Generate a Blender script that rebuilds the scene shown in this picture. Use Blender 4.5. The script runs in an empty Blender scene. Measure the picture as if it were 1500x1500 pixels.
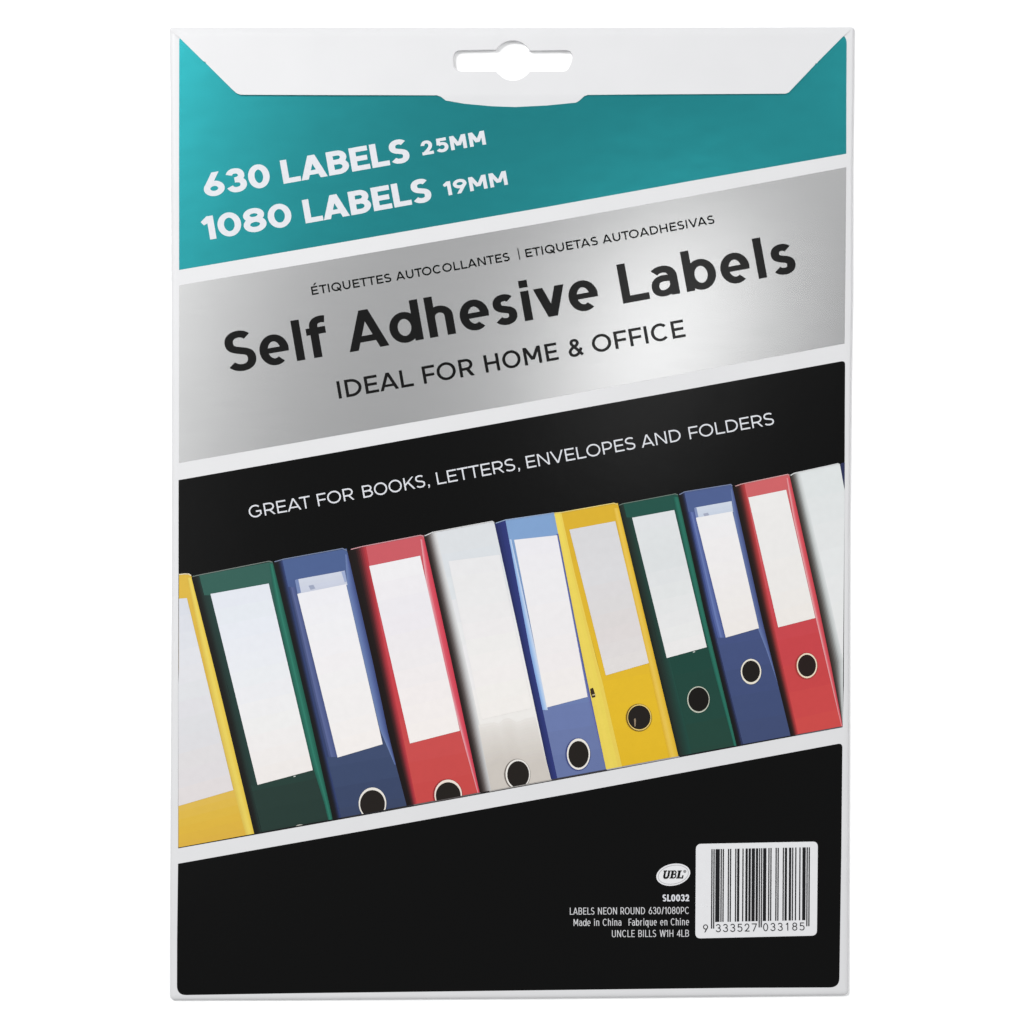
import bpy, bmesh, math
from mathutils import Vector
from mathutils.geometry import delaunay_2d_cdt

# ---------------------------------------------------------------- scene, camera, light
S = 0.22 / 1000.0          # metres per unit of the drawing (the packet is 220 mm wide)
T = 0.0016                 # thickness of the filled envelope
scene = bpy.context.scene
COL = scene.collection

cam_d = bpy.data.cameras.new('camera')
cam = bpy.data.objects.new('camera', cam_d)
COL.objects.link(cam)
cam.location = (0, 0, T + 0.9)
cam.rotation_euler = (0, 0, 0)
cam_d.sensor_width = 36.0
cam_d.lens = 36.0 * 0.9 / (1500 * S)
cam_d.clip_start = 0.01
cam_d.clip_end = 50
scene.camera = cam

world = bpy.data.worlds.new('World')
scene.world = world
world.use_nodes = True
bg = world.node_tree.nodes['Background']
bg.inputs['Color'].default_value = (0.97, 0.985, 1.0, 1)
bg.inputs['Strength'].default_value = 0.28

vs = scene.view_settings
vs.view_transform = 'Standard'
vs.look = 'None'
vs.exposure = 0.0
vs.gamma = 1.0
vs.use_curve_mapping = False


def softbox(name, loc, aim, sx, sy, power, col=(1, 1, 1)):
    d = bpy.data.lights.new(name, 'AREA')
    d.shape = 'RECTANGLE'
    d.size, d.size_y = sx, sy
    d.energy = power
    d.color = col
    o = bpy.data.objects.new(name, d)
    COL.objects.link(o)
    o.location = loc
    o.rotation_euler = (Vector(aim) - Vector(loc)).to_track_quat('-Z', 'Y').to_euler()
    return o


softbox('key_softbox', (-0.58, 0.52, 0.95), (0, 0, 0), 0.5, 0.5, 13.0)
softbox('right_softbox', (1.15, 0.45, 1.05), (0, 0, 0), 0.8, 0.8, 9.6)
softbox('front_softbox', (0.1, -1.25, 1.25), (0, 0, 0), 0.9, 0.7, 5.4)
softbox('left_strip', (-0.30, 0.14, 1.2), (-0.30, 0.14, 0), 0.10, 0.75, 0.255)
overhead = softbox('overhead_panel', (0.112, 0.125, 1.2), (0.112, 0.125, 0), 0.085, 0.20, 0.140)
overhead.rotation_euler.z = math.radians(-22)
softbox('corner_panel', (0.31, 0.37, 1.2), (0.31, 0.37, 0), 0.14, 0.14, 0.07)

# ---------------------------------------------------------------- helpers


def P(p, z=0.0):
    return ((p[0] - 750.0) * S, (750.0 - p[1]) * S, z)


def lin(c):
    c /= 255.0
    return c / 12.92 if c <= 0.04045 else ((c + 0.055) / 1.055) ** 2.4


MATS = {}


def base_mat(name, color, rough, spec, metal=0.0):
    m = bpy.data.materials.new(name)
    m.use_nodes = True
    b = m.node_tree.nodes['Principled BSDF']
    b.inputs['Base Color'].default_value = (*color, 1)
    b.inputs['Roughness'].default_value = rough
    b.inputs['Metallic'].default_value = metal
    b.inputs['Specular IOR Level'].default_value = spec
    return m


def add_bump(m, scale, stretch, strength, dist, detail=4.0):
    nt = m.node_tree
    tc = nt.nodes.new('ShaderNodeTexCoord')
    mp = nt.nodes.new('ShaderNodeMapping')
    mp.inputs['Scale'].default_value = stretch
    nz = nt.nodes.new('ShaderNodeTexNoise')
    nz.inputs['Scale'].default_value = scale
    nz.inputs['Detail'].default_value = detail
    bp = nt.nodes.new('ShaderNodeBump')
    bp.inputs['Strength'].default_value = strength
    bp.inputs['Distance'].default_value = dist
    nt.links.new(tc.outputs['Object'], mp.inputs['Vector'])
    nt.links.new(mp.outputs['Vector'], nz.inputs['Vector'])
    nt.links.new(nz.outputs['Fac'], bp.inputs['Height'])
    b = nt.nodes['Principled BSDF']
    prev = b.inputs['Normal'].links
    if prev:
        nt.links.new(prev[0].from_socket, bp.inputs['Normal'])
    nt.links.new(bp.outputs['Normal'], b.inputs['Normal'])


def add_mottle(m, scale, stretch, amount, detail=5.0):
    """printing mottle: the ink's own density varies a little"""
    nt = m.node_tree
    b = nt.nodes['Principled BSDF']
    c = b.inputs['Base Color'].default_value[:]
    tc = nt.nodes.new('ShaderNodeTexCoord')
    mp = nt.nodes.new('ShaderNodeMapping')
    mp.inputs['Scale'].default_value = stretch
    nz = nt.nodes.new('ShaderNodeTexNoise')
    nz.inputs['Scale'].default_value = scale
    nz.inputs['Detail'].default_value = detail
    rp = nt.nodes.new('ShaderNodeValToRGB')
    rp.color_ramp.elements[0].position = 0.3
    rp.color_ramp.elements[1].position = 0.7
    lo, hi = 1 - amount, 1 + amount
    rp.color_ramp.elements[0].color = (c[0] * lo, c[1] * lo, c[2] * lo, 1)
    rp.color_ramp.elements[1].color = (c[0] * hi, c[1] * hi, c[2] * hi, 1)
    nt.links.new(tc.outputs['Object'], mp.inputs['Vector'])
    nt.links.new(mp.outputs['Vector'], nz.inputs['Vector'])
    nt.links.new(nz.outputs['Fac'], rp.inputs['Fac'])
    nt.links.new(rp.outputs['Color'], b.inputs['Base Color'])


def ink(r, g, b, gain=1.25):
    """a printed ink: its colour as seen in the photograph, taken back to albedo"""
    key = ('ink', r, g, b)
    if key not in MATS:
        m_ = (r + g + b) / 3
        c = tuple(max(0.003, lin(v * .95 + m_ * .05) / gain - 0.004) for v in (r, g, b))
        m = base_mat('printed_ink_%d_%d_%d' % (r, g, b), c, 0.30, 0.22)
        add_mottle(m, 420.0, (1, 1, 1), 0.014)
        add_bump(m, 900.0, (1, 1, 1), 0.10, 0.00004)
        MATS[key] = m
    return MATS[key]


card = base_mat('white_coated_card', (0.605, 0.605, 0.613), 0.42, 0.3)
add_mottle(card, 60.0, (1, 1, 1), 0.012)
add_bump(card, 16.0, (1, 1, 1), 0.10, 0.0008, 2.0)
add_bump(card, 700.0, (1, 1, 1), 0.12, 0.00004)
foil = base_mat('brushed_silver_foil', (0.79, 0.79, 0.79), 0.21, 0.5, 1.0)
add_mottle(foil, 260.0, (0.35, 2.2, 1), 0.012)
add_bump(foil, 22.0, (1, 1, 1), 0.07, 0.0006, 2.0)
add_bump(foil, 700.0, (0.3, 1.6, 1), 0.035, 0.00004)
teal = base_mat('teal_foil_ink', (0.032, 0.385, 0.42), 0.22, 0.5, 0.93)
add_mottle(teal, 180.0, (0.6, 1.6, 1), 0.025)
add_bump(teal, 34.0, (0.8, 1.6, 1), 0.14, 0.0006, 3.0)
add_bump(teal, 650.0, (0.4, 1.6, 1), 0.06, 0.00004)
black = base_mat('glossy_black_ink', (0.0028, 0.0028, 0.0028), 0.17, 0.17)
add_bump(black, 40.0, (1, 1, 1), 0.10, 0.0005, 3.0)
add_bump(black, 800.0, (1, 1, 1), 0.12, 0.00004)
title_ink = base_mat('glossy_black_lettering_ink', (0.006, 0.006, 0.006), 0.16, 0.24)
white_ink = base_mat('white_lettering_ink', (0.58, 0.59, 0.62), 0.4, 0.3)
add_mottle(white_ink, 900.0, (1, 1, 1), 0.03)
table = base_mat('matt_white_sheet', (0.95, 0.95, 0.95), 0.8, 0.1)


def tri(faces, extra=()):
    """union of plain polygons -> verts2d, triangles"""
    vs_, fs = [], []
    for f in faces:
        i = len(vs_)
        vs_ += [Vector((p[0], p[1])) for p in f]
        # counter clockwise
        a = 0.0
        for k in range(len(f)):
            x0, y0 = f[k][0], f[k][1]
            x1, y1 = f[(k + 1) % len(f)][0], f[(k + 1) % len(f)][1]
            a += x0 * y1 - x1 * y0
        idx = list(range(i, i + len(f)))
        fs.append(idx if a > 0 else idx[::-1])
    vs_ += [Vector(e) for e in extra]
    ov, oe, of, a1, a2, ofid = delaunay_2d_cdt(vs_, [], fs, 0, 1e-5)
    keep = [t for t, src in zip(of, ofid) if len(src) > 0]
    return ov, keep


class Sheet:
    """flat printed artwork, several inks, one mesh"""

    def __init__(self):
        self.v, self.f, self.mi, self.mats = [], [], [], []

    def add(self, faces, mat, z):
        faces = [f for f in faces if len(f) > 2]
        if not faces:
            return
        if mat not in self.mats:
            self.mats.append(mat)
        k = self.mats.index(mat)
        ov, ot = tri(faces)
        i = len(self.v)
        self.v += [P(p, z) for p in ov]
        for t in ot:
            a, b, c = (Vector(self.v[i + j]) for j in t[:3])
            n = (b - a).cross(c - a)
            t = [i + j for j in t]
            self.f.append(t if n.z > 0 else t[::-1])
            self.mi.append(k)

    def letters(self, glyphs, mat, z):
        for g in glyphs:
            self.add(g, mat, z)

    def build(self, name, parent, label=None):
        me = bpy.data.meshes.new(name)
        me.from_pydata(self.v, [], self.f)
        for m in self.mats:
            me.materials.append(m)
        for p, k in zip(me.polygons, self.mi):
            p.material_index = k
        o = bpy.data.objects.new(name, me)
        COL.objects.link(o)
        o.parent = parent
        if label:
            o['label'] = label
        return o


def Z(k):
    return T + 0.00003 * k


def arc(cx, cy, rx, ry, a0, a1, n=28):
    return [(cx + rx * math.cos(math.radians(a0 + (a1 - a0) * i / n)),
             cy + ry * math.sin(math.radians(a0 + (a1 - a0) * i / n))) for i in range(n + 1)]


def bez(p0, *segs, n=12):
    out = [p0]
    for c1, c2, p3 in segs:
        q = out[-1]
        for i in range(1, n + 1):
            t = i / n
            s = 1 - t
            out.append((s ** 3 * q[0] + 3 * s * s * t * c1[0] + 3 * s * t * t * c2[0] + t ** 3 * p3[0],
                        s ** 3 * q[1] + 3 * s * s * t * c1[1] + 3 * s * t * t * c2[1] + t ** 3 * p3[1]))
    return out


def stroke(pts, w, closed=False):
    """quads along a centre line, mitred joints"""
    n = len(pts)
    if closed and math.dist(pts[0], pts[-1]) < 1e-6:
        pts = pts[:-1]
        n -= 1
    L, R = [], []
    for i in range(n):
        a = pts[(i - 1) % n] if (closed or i > 0) else None
        b = pts[i]
        c = pts[(i + 1) % n] if (closed or i < n - 1) else None

        def nrm(p, q):
            dx, dy = q[0] - p[0], q[1] - p[1]
            l = math.hypot(dx, dy) or 1e-9
            return (-dy / l, dx / l)
        if a is None:
            m = nrm(b, c)
        elif c is None:
            m = nrm(a, b)
        else:
            n1, n2 = nrm(a, b), nrm(b, c)
            m = (n1[0] + n2[0], n1[1] + n2[1])
            d = m[0] * n1[0] + m[1] * n1[1]
            d = max(d, 0.3)
            m = (m[0] / d, m[1] / d)
        h = w / 2
        L.append((b[0] + m[0] * h, b[1] + m[1] * h))
        R.append((b[0] - m[0] * h, b[1] - m[1] * h))
    out = []
    for i in range(n if closed else n - 1):
        j = (i + 1) % n
        q = [L[i], L[j], R[j], R[i]]
        cr = []
        for m in range(4):
            a, b, c = q[m - 1], q[m], q[(m + 1) % 4]
            cr.append((b[0] - a[0]) * (c[1] - b[1]) - (b[1] - a[1]) * (c[0] - b[0]))
        if min(cr) > 1e-9 or max(cr) < -1e-9:
            out.append(q)
        else:                                   # a tight inner bend: two triangles instead
            for tr in ([q[0], q[1], q[2]], [q[0], q[2], q[3]], [q[0], q[1], q[3]]):
                (ax, ay), (bx, by), (cx, cy) = tr
                if abs((bx - ax) * (cy - ay) - (by - ay) * (cx - ax)) > 1e-7:
                    out.append(tr)
    return out


# ---------------------------------------------------------------- a geometric sans, drawn stroke by stroke
CAPW = dict(A=1.0, B=.80, C=.94, D=.88, E=.71, F=.69, G=.97, H=.84, K=.84, L=.68, M=1.0, N=.87, O=1.05, P=.74,
            Q=1.05, R=.80, S=.74, T=.80, U=.83, V=.98)
CAPW.update({'0': .80, '1': .44, '2': .74, '3': .76, '5': .76, '6': .78, '8': .78, '9': .78, '&': .88, ',': .2, '|': .1,
             'e': .73, 'd': .80, 'b': .79, 'a': .68, 'h': .655, 's': .58, 'v': .77, 'f': .50, 'I': 0, 'l': 0, 'i': 0,
             '4': .78, '7': .74, 'W': 1.3, '/': .5, 'n': .66, 'u': .66, 'r': .42, 'q': .76})
CAPW['É'] = .71
ROUND_L = set('COGQ0689edqSs3a2&')
ROUND_R = set('OQDBP06893edbSsCG5a')
OPEN = set('AVTLKv1fF,')
XH = .757


def side(ch, left):
    if ch == '/':
        return .07
    if ch in 'AVvTW47':
        return .012
    if left:
        return .05 if ch in ROUND_L else (.03 if ch in '1f' else .095)
    if ch in 'LFfKk,':
        return .015
    return .05 if ch in ROUND_R else (.04 if ch in 'ERCGS' else .095)


def diag(x0, y0, x1, y1, d):
    """bar from (x0,y0) to (x1,y1), d wide along x"""
    return [(x0, y0), (x0 + d, y0), (x1 + d, y1), (x1, y1)]


def glyph(ch, W, t):
    h = t / 2
    o = .012
    F = []
    st = lambda p, c=False: F.extend(stroke(p, t, c))
    thin = lambda p, k, c=False: F.extend(stroke(p, t * k, c))
    if ch in 'Il':
        st([(h, 0), (h, 1 if ch == 'I' else 1.03)])
    elif ch == 'i':
        st([(h, 0), (h, XH)])
        F.append([(-.02 * t, XH + .085), (t * 1.02, XH + .085), (t * 1.02, 1.03), (-.02 * t, 1.03)])
    elif ch == 'L':
        st([(h, 1), (h, h), (W, h)])
    elif ch == 'T':
        st([(0, 1 - h), (W, 1 - h)])
        st([(W / 2, 1 - h), (W / 2, 0)])
    elif ch in 'EÉ':
        st([(W * .985, 1 - h), (h, 1 - h), (h, h), (W, h)])
        st([(h, .505), (W * .92, .505)])
        if ch == 'É':
            F.append([(W * .36, 1.09), (W * .60, 1.09), (W * .94, 1.36), (W * .62, 1.36)])
    elif ch == 'F':
        st([(W, 1 - h), (h, 1 - h), (h, 0)])
        st([(h, .47), (W * .92, .47)])
    elif ch == 'H':
        st([(h, 0), (h, 1)])
        st([(W - h, 0), (W - h, 1)])
        st([(h, .5), (W - h, .5)])
    elif ch == 'N':
        st([(h, 0), (h, 1)])
        st([(W - h, 0), (W - h, 1)])
        d = t * 1.22
        F.append([(0, 1), (d * .9, 1), (W, 0), (W - d * .9, 0)])
    elif ch == 'M':
        st([(h, 0), (h, 1)])
        st([(W - h, 0), (W - h, 1)])
        d = t * 1.15
        v = .26
        F.append([(0, 1), (d, 1), (W / 2 + d * .5, v), (W / 2 - d * .5, v)])
        F.append([(W, 1), (W - d, 1), (W / 2 - d * .5, v), (W / 2 + d * .5, v)])
    elif ch == 'A':
        d = t * 1.1
        F.append(diag(0, 0, W / 2 - d / 2, 1, d))
        F.append(diag(W - d, 0, W / 2 - d / 2, 1, d))
        y = .27
        F.append([(W * .2, y - h * .9), (W * .8, y - h * .9), (W * .74, y + h * .9), (W * .26, y + h * .9)])
    elif ch in 'Vv':
        H = 1 if ch == 'V' else XH
        d = t * (1.1 if ch == 'V' else 1.12)
        F.append(diag(W / 2 - d / 2, 0, 0, H, d))
        F.append(diag(W / 2 - d / 2, 0, W - d, H, d))
    elif ch == 'K':
        st([(h, 0), (h, 1)])
        d = t * 1.35
        F.append([(h, .30), (h, .30 + d * .95), (W - d * 1.0, 1), (W * .98, 1)])
        F.append([(W * .34, .55), (W * .34 + d * .62, .55 + d * .5), (W, 0), (W - d * .95, 0)])
    elif ch in 'OQ0':
        st(arc(W / 2, .5, W / 2 - h, .5 + o - h, 0, 360, 48), True)
        if ch == 'Q':
            F.append([(W * .50, .34), (W * .50 + t * .75, .34 + t * .75), (W * 1.0, .02), (W * 1.0 - t * .8, .02 - t * .75)])
    elif ch == 'C':
        st(arc(W * .53, .5, W * .53 - h, .5 + o - h, 44, 316, 40))
    elif ch == 'G':
        st(arc(W * .51, .5, W * .51 - h, .5 + o - h, 47, 318, 40))
        a = math.radians(318)
        ex, ey = W * .51 + (W * .51 - h) * math.cos(a), .5 + (.5 + o - h) * math.sin(a)
        st([(W * .54, .475), (W * .96 - h, .475), (W * .96 - h, ey - .005)])
    elif ch == 'D':
        r = .5 - h
        x = W - h - min(r * 1.05, W * .5)
        st([(h, 0), (h, 1)])
        st([(h, 1 - h), (x * .85, 1 - h)] + arc(x * .85, .5, W - h - x * .85, r, 90, -90, 30)[1:] + [(h, h)])
    elif ch == 'B':
        st([(h, 0), (h, 1)])
        y = .525
        r1, r2 = (1 - h - y) / 2, (y - h) / 2
        x = W * .52
        st([(h, 1 - h), (x, 1 - h)] + arc(x, 1 - h - r1, W * .95 - h - x, r1, 90, -90, 24)[1:] + [(h, y)])
        st([(h, y), (x, y)] + arc(x, h + r2, W - h - x, r2, 90, -90, 24)[1:] + [(h, h)])
    elif ch in 'PR':
        st([(h, 0), (h, 1)])
        y = .335 + h if ch == 'P' else .35 + h
        r = (1 - h - y) / 2
        x = W * .50
        e = W if ch == 'P' else W * .96
        st([(h, 1 - h), (x, 1 - h)] + arc(x, 1 - h - r, e - h - x, r, 90, -90, 24)[1:] + [(h, y)])
        if ch == 'R':
            d = t * 1.25
            F.append([(W * .42, y), (W * .42 + d, y), (W, 0), (W - d, 0)])
    elif ch == 'U':
        r = W / 2 - h
        yc = h - o + r * 1.02
        st([(h, 1), (h, yc)] + arc(W / 2, yc, r, r * 1.02, 180, 360, 28)[1:] + [(W - h, 1)])
    elif ch in 'Ss':
        H = 1 if ch == 'S' else XH
        q = lambda u, v: (h + (W - t) * u, h - o + (H - t + 2 * o) * v)
        st(bez(q(.91, .905), (q(.80, .97), q(.68, 1.0), q(.52, 1.0)), (q(.24, 1.0), q(.035, .92), q(.035, .755)),
               (q(.035, .59), q(.22, .555), q(.52, .505)), (q(.80, .46), q(1.0, .425), q(1.0, .255)),
               (q(1.0, .09), q(.80, 0), q(.52, 0)), (q(.31, 0), q(.16, .04), q(.03, .12))))
    elif ch == '&':
        q = lambda u, v: (h + (W - t) * u, h - o + (1 - t + 2 * o) * v)
        st(bez(q(1.0, -.02), (q(.72, .27), q(.50, .49), q(.27, .70)), (q(.14, .82), q(.2, 1.0), q(.44, 1.0)),
               (q(.66, 1.0), q(.74, .84), q(.68, .74)), (q(.6, .58), q(.02, .52), q(.02, .25)),
               (q(.02, .08), q(.18, 0), q(.36, 0)), (q(.62, 0), q(.82, .2), q(.94, .46))))
    elif ch == ',':
        F.append([(0.03, 0), (0.03 + t * 1.1, 0), (0.03 + t * 1.1, t * 1.1), (.03, t * 1.1)])
        F.append([(0.03 + t * .45, 0), (0.03 + t * 1.1, 0), (0.03 + t * .55, -.15), (.0, -.15)])
    elif ch == '|':
        st([(h, -.10), (h, 1.28)])
    elif ch == '1':
        x = W - t
        F.append([(x, 0), (W, 0), (W, 1), (x, 1)])
        F.append([(x, 1), (W, 1), (W, 1 - t * .9), (t * .42, .80 - t * .72), (0, .80)])
    elif ch == '2':
        q = lambda u, v: (h + (W - t) * u, h + (1 - t + o) * v)
        st(bez(q(.0, .70), (q(.03, .9), q(.22, 1.0), q(.47, 1.0)), (q(.74, 1.0), q(.93, .87), q(.93, .68)),
               (q(.93, .46), q(.6, .30), q(.14, .02))))
        st([(0.02, h), (W, h)])
    elif ch == '3':
        q = lambda u, v: (h + (W - t) * u, h - o + (1 - t + 2 * o) * v)
        st(bez(q(.05, .82), (q(.12, .95), q(.28, 1), q(.46, 1)), (q(.74, 1), q(.92, .90), q(.92, .76)),
               (q(.92, .60), q(.72, .525), q(.40, .525))))
        st(bez(q(.40, .525), (q(.78, .525), q(1.0, .44), q(1.0, .265)), (q(1.0, .09), q(.76, 0), q(.48, 0)),
               (q(.26, 0), q(.08, .07), q(0, .2))))
    elif ch == '5':
        q = lambda u, v: (h + (W - t) * u, h - o + (1 - t + o) * v)
        st([(W * .90, 1 - h), q(.14, 1.0), q(.10, .53)])
        st(bez(q(.08, .55), (q(.22, .61), q(.34, .63), q(.48, .63)), (q(.78, .63), q(1, .52), q(1, .32)),
               (q(1, .11), q(.76, 0), q(.46, 0)), (q(.26, 0), q(.08, .07), q(-.02, .16))))
    elif ch in '69':
        r = .325
        G = []
        G += stroke(arc(W / 2, r - o, W / 2 - h, r - h, 0, 360, 40), t, True)
        d = t * 1.18
        G.append([(W * .03, r + .09), (W * .26 + d * .55, r + .20), (W * .64 + d * .55, 1), (W * .64 - d * .42, 1)])
        if ch == '9':
            G = [[(W - x, 1 - y) for x, y in f] for f in G]
        F.extend(G)
    elif ch == '8':
        y = .53
        st(arc(W / 2, (1 + o - h + y) / 2, W * .46 - h, (1 + o - h - y) / 2, 0, 360, 36), True)
        st(arc(W / 2, (y + h - o) / 2, W / 2 - h, (y - h + o) / 2, 0, 360, 36), True)
    elif ch == 'e':
        r = XH / 2
        st(arc(W / 2, r, W / 2 - h, r + o - h, 0, 306, 44))
        F.append([(h, r - t * .42), (W - h * .06, r - t * .42), (W - h * .0, r + t * .36), (h, r + t * .36)])
    elif ch in 'db':
        r = XH / 2
        G = stroke(arc(W * .47, r, W * .47 - h, r + o - h, 0, 360, 40), t, True)
        G += stroke([(W - h, 0), (W - h, 1.03)], t)
        if ch == 'b':
            G = [[(W - x, y) for x, y in f] for f in G]
        F.extend(G)
    elif ch == 'h':
        st([(h, 0), (h, 1.03)])
        r = (W - t) / 2
        yc = XH + o - h - r * 1.0
        st([(h, yc - .04)] + arc(W / 2, yc, r, r * 1.0, 176, 0, 24) + [(W - h, 0)])
    elif ch == 'n':
        st([(h, 0), (h, XH)])
        r = (W - t) / 2
        yc = XH + o - h - r
        st([(h, yc - .04)] + arc(W / 2, yc, r, r, 176, 0, 24) + [(W - h, 0)])
    elif ch == 'u':
        st([(W - h, 0), (W - h, XH)])
        r = (W - t) / 2
        yc = h - o + r
        st([(h, XH)] + arc(W / 2, yc, r, r, 180, 356, 24))
    elif ch == 'r':
        st([(h, 0), (h, XH)])
        st(bez((h, XH * .55), ((h, XH * .85), (W * .55, XH - h), (W, XH - h * 1.1))))
    elif ch == 'q':
        r = XH / 2
        st(arc(W * .47, r, W * .47 - h, r + o - h, 0, 360, 40), True)
        st([(W - h, -.28), (W - h, XH)])
    elif ch == '4':
        st([(W * .70, 0), (W * .70, 1)])
        st([(W, .23 + h), (h * .7, .23 + h), (W * .70, .97)])
    elif ch == '7':
        st([(0, 1 - h), (W - h * .8, 1 - h), (W * .32, 0)])
    elif ch == '/':
        F.append(diag(0, -.02, W - t * 1.1, 1.02, t * 1.1))
    elif ch == 'W':
        d = t * 1.08
        F.append(diag(W * .27 - d / 2, 0, 0, 1, d))
        F.append(diag(W * .27 - d / 2, 0, W * .5 - d / 2, 1, d))
        F.append(diag(W * .73 - d / 2, 0, W * .5 - d / 2, 1, d))
        F.append(diag(W * .73 - d / 2, 0, W - d, 1, d))
    elif ch == 'a':
        q = lambda u, v: (h + (W - t) * u, h - o + (XH - t + 2 * o) * v)
        st(bez(q(.04, .885), (q(.16, .96), q(.30, 1.0), q(.48, 1.0)), (q(.80, 1.0), q(1, .86), q(1, .6))) + [(W - h, 0)])
        F.extend(stroke(bez(q(1.0, .555), (q(.85, .61), q(.65, .62), q(.48, .62)), (q(.18, .62), q(0, .5), q(0, .29)),
                            (q(0, .1), q(.18, 0.0), q(.40, 0.0)), (q(.70, 0), q(1, .16), q(1, .40))), t * .92))
    elif ch == 'f':
        x = W * .40
        st([(x, 0), (x, .78)] + bez((x, .78), ((x, .90), (x + W * .16, 1.04 - h), (x + W * .42, 1.04 - h)))[1:] + [(W, 1.03 - h)])
        st([(0, XH - h * .95), (W * .98, XH - h * .95)])
    return F


def word(text, p0, p1, cap, t, k=1.0, wide=1.0, gmax=1.3):
    """letters fitted between two points of a base line; t = thickness of the horizontals, t*k of the stems"""
    ws = []
    for ch in text:
        w = CAPW[ch] * wide
        if CAPW[ch] == 0:
            w = t * k
        if ch == '|':
            w = t
        ws.append(w)
    gaps = [side(a, False) + side(b, True) for a, b in zip(text, text[1:])]
    for i, (a, b) in enumerate(zip(text, text[1:])):
        if a + b in ('LA',):
            gaps[i] += 0.0
        if a + b in ('AV', 'VA', 'AT', 'TA', 'LT', 'TO', 'AS'):
            gaps[i] -= .07 if a + b != 'AS' else .0
    L = math.dist(p0, p1) / cap
    f = (L - sum(ws)) / sum(gaps) if gaps else 1
    sc = 1.0
    if gaps and not (0.55 < f < gmax):
        g = .55 if f <= .55 else gmax
        sc = (L - g * sum(gaps)) / sum(ws)
        f = g
    d = ((p1[0] - p0[0]) / (L * cap), (p1[1] - p0[1]) / (L * cap))
    u = (d[1], -d[0])
    x = 0.0
    out = []
    for i, ch in enumerate(text):
        w = ws[i] * sc
        g = []
        for poly in glyph(ch, w / k, t):
            g.append([(p0[0] + cap * ((x + a * k) * d[0] + b * u[0]), p0[1] + cap * ((x + a * k) * d[1] + b * u[1]))
                        for a, b in poly])
        out.append(g)
        x += w + (gaps[i] * f if i < len(gaps) else 0)
    return out


def rounded(pts, radii, n=8):
    out = []
    m = len(pts)
    for i in range(m):
        a, b, c = Vector(pts[i - 1]), Vector(pts[i]), Vector(pts[(i + 1) % m])
        r = radii[i] if i < len(radii) else 0
        if r <= 0:
            out.append(tuple(b))
            continue
        d1, d2 = (a - b).normalized(), (c - b).normalized()
        p, q = b + d1 * r, b + d2 * r
        for j in range(n + 1):
            s = j / n
            out.append(tuple(p * (1 - s) ** 2 + b * 2 * s * (1 - s) + q * s * s))
    return out


# ---------------------------------------------------------------- the surface it lies on
me = bpy.data.meshes.new('tabletop')
bm = bmesh.new()
bmesh.ops.create_grid(bm, x_segments=1, y_segments=1, size=3.0)
bm.to_mesh(me)
bm.free()
me.materials.append(table)
tab = bpy.data.objects.new('tabletop', me)
COL.objects.link(tab)
tab['kind'] = 'structure'

# ---------------------------------------------------------------- the packet
packet = bpy.data.objects.new('label_packet', None)
COL.objects.link(packet)
packet.empty_display_size = 0.05
packet['label'] = 'flat card packet of self adhesive labels with teal, silver and black bands lying on white'
packet['category'] = 'label packet'

OUT = [(248.2, 39.5), (500, 39.6), (750, 40.0), (1000, 39.6), (1251.3, 39.0), (1250.4, 140), (1249.2, 240), (1248.8, 440),
       (1246.8, 560), (1244.8, 780), (1244.3, 1000), (1244.2, 1100), (1243.4, 1300), (1243.0, 1458.2), (1080, 1459.8), (800, 1462.6), (430, 1464.8),
       (248.6, 1465.2), (248.8, 1300), (249.6, 1160), (251.0, 900), (251.4, 650), (250.6, 400), (249.6, 200)]
OUTB, OUTR = OUT, [4 if i in (0, 4) else (7 if i in (13, 17) else 0) for i in range(len(OUT))]
HOLE = (rounded([(727, 105), (663.6, 104.8), (663.6, 73.6), (728.2, 74.4)], [0, 14, 13, 0], 8)[1:-1]
        + [(751.4 + 29.6 * math.cos(math.radians(a)), 89.0 + 29.6 * math.sin(math.radians(a))) for a in range(-147, -32, 6)]
        + rounded([(775.2, 74.2), (838.8, 73.4), (838.6, 88), (831.5, 105.2), (775.6, 105)], [0, 11, 7, 8, 0], 8)
        + [(751.4 + 29.4 * math.cos(math.radians(a)), 89.0 + 29.4 * math.sin(math.radians(a))) for a in range(33, 148, 6)])



def inset(loop, d):
    """move a clockwise-in-picture loop inwards by d"""
    n = len(loop)
    out = []
    for i in range(n):
        a, b, c = Vector(loop[i - 1]), Vector(loop[i]), Vector(loop[(i + 1) % n])
        n1 = Vector((-(b - a).y, (b - a).x))
        n2 = Vector((-(c - b).y, (c - b).x))
        n1.normalize()
        n2.normalize()
        m = (n1 + n2)
        m /= max(.4, m.dot(n1))
        out.append(tuple(b + m * d))
    return out


def dense(loop, step):
    out = []
    for a, b in zip(loop, loop[1:] + loop[:1]):
        k = max(1, int(math.dist(a, b) / step))
        out += [(a[0] + (b[0] - a[0]) * i / k, a[1] + (b[1] - a[1]) * i / k) for i in range(k)]
    return out


# envelope: flat front, rolled edges, punched through at the hang hole
v, f = [], []


def ring(loop, z):
    i = len(v)
    v.extend(P(p, z) for p in loop)
    return list(range(i, i + len(loop)))


def bridge(r0, r1):
    n = len(r0)
    for i in range(n):
        j = (i + 1) % n
        f.append([r0[i], r0[j], r1[j], r1[i]])


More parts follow.
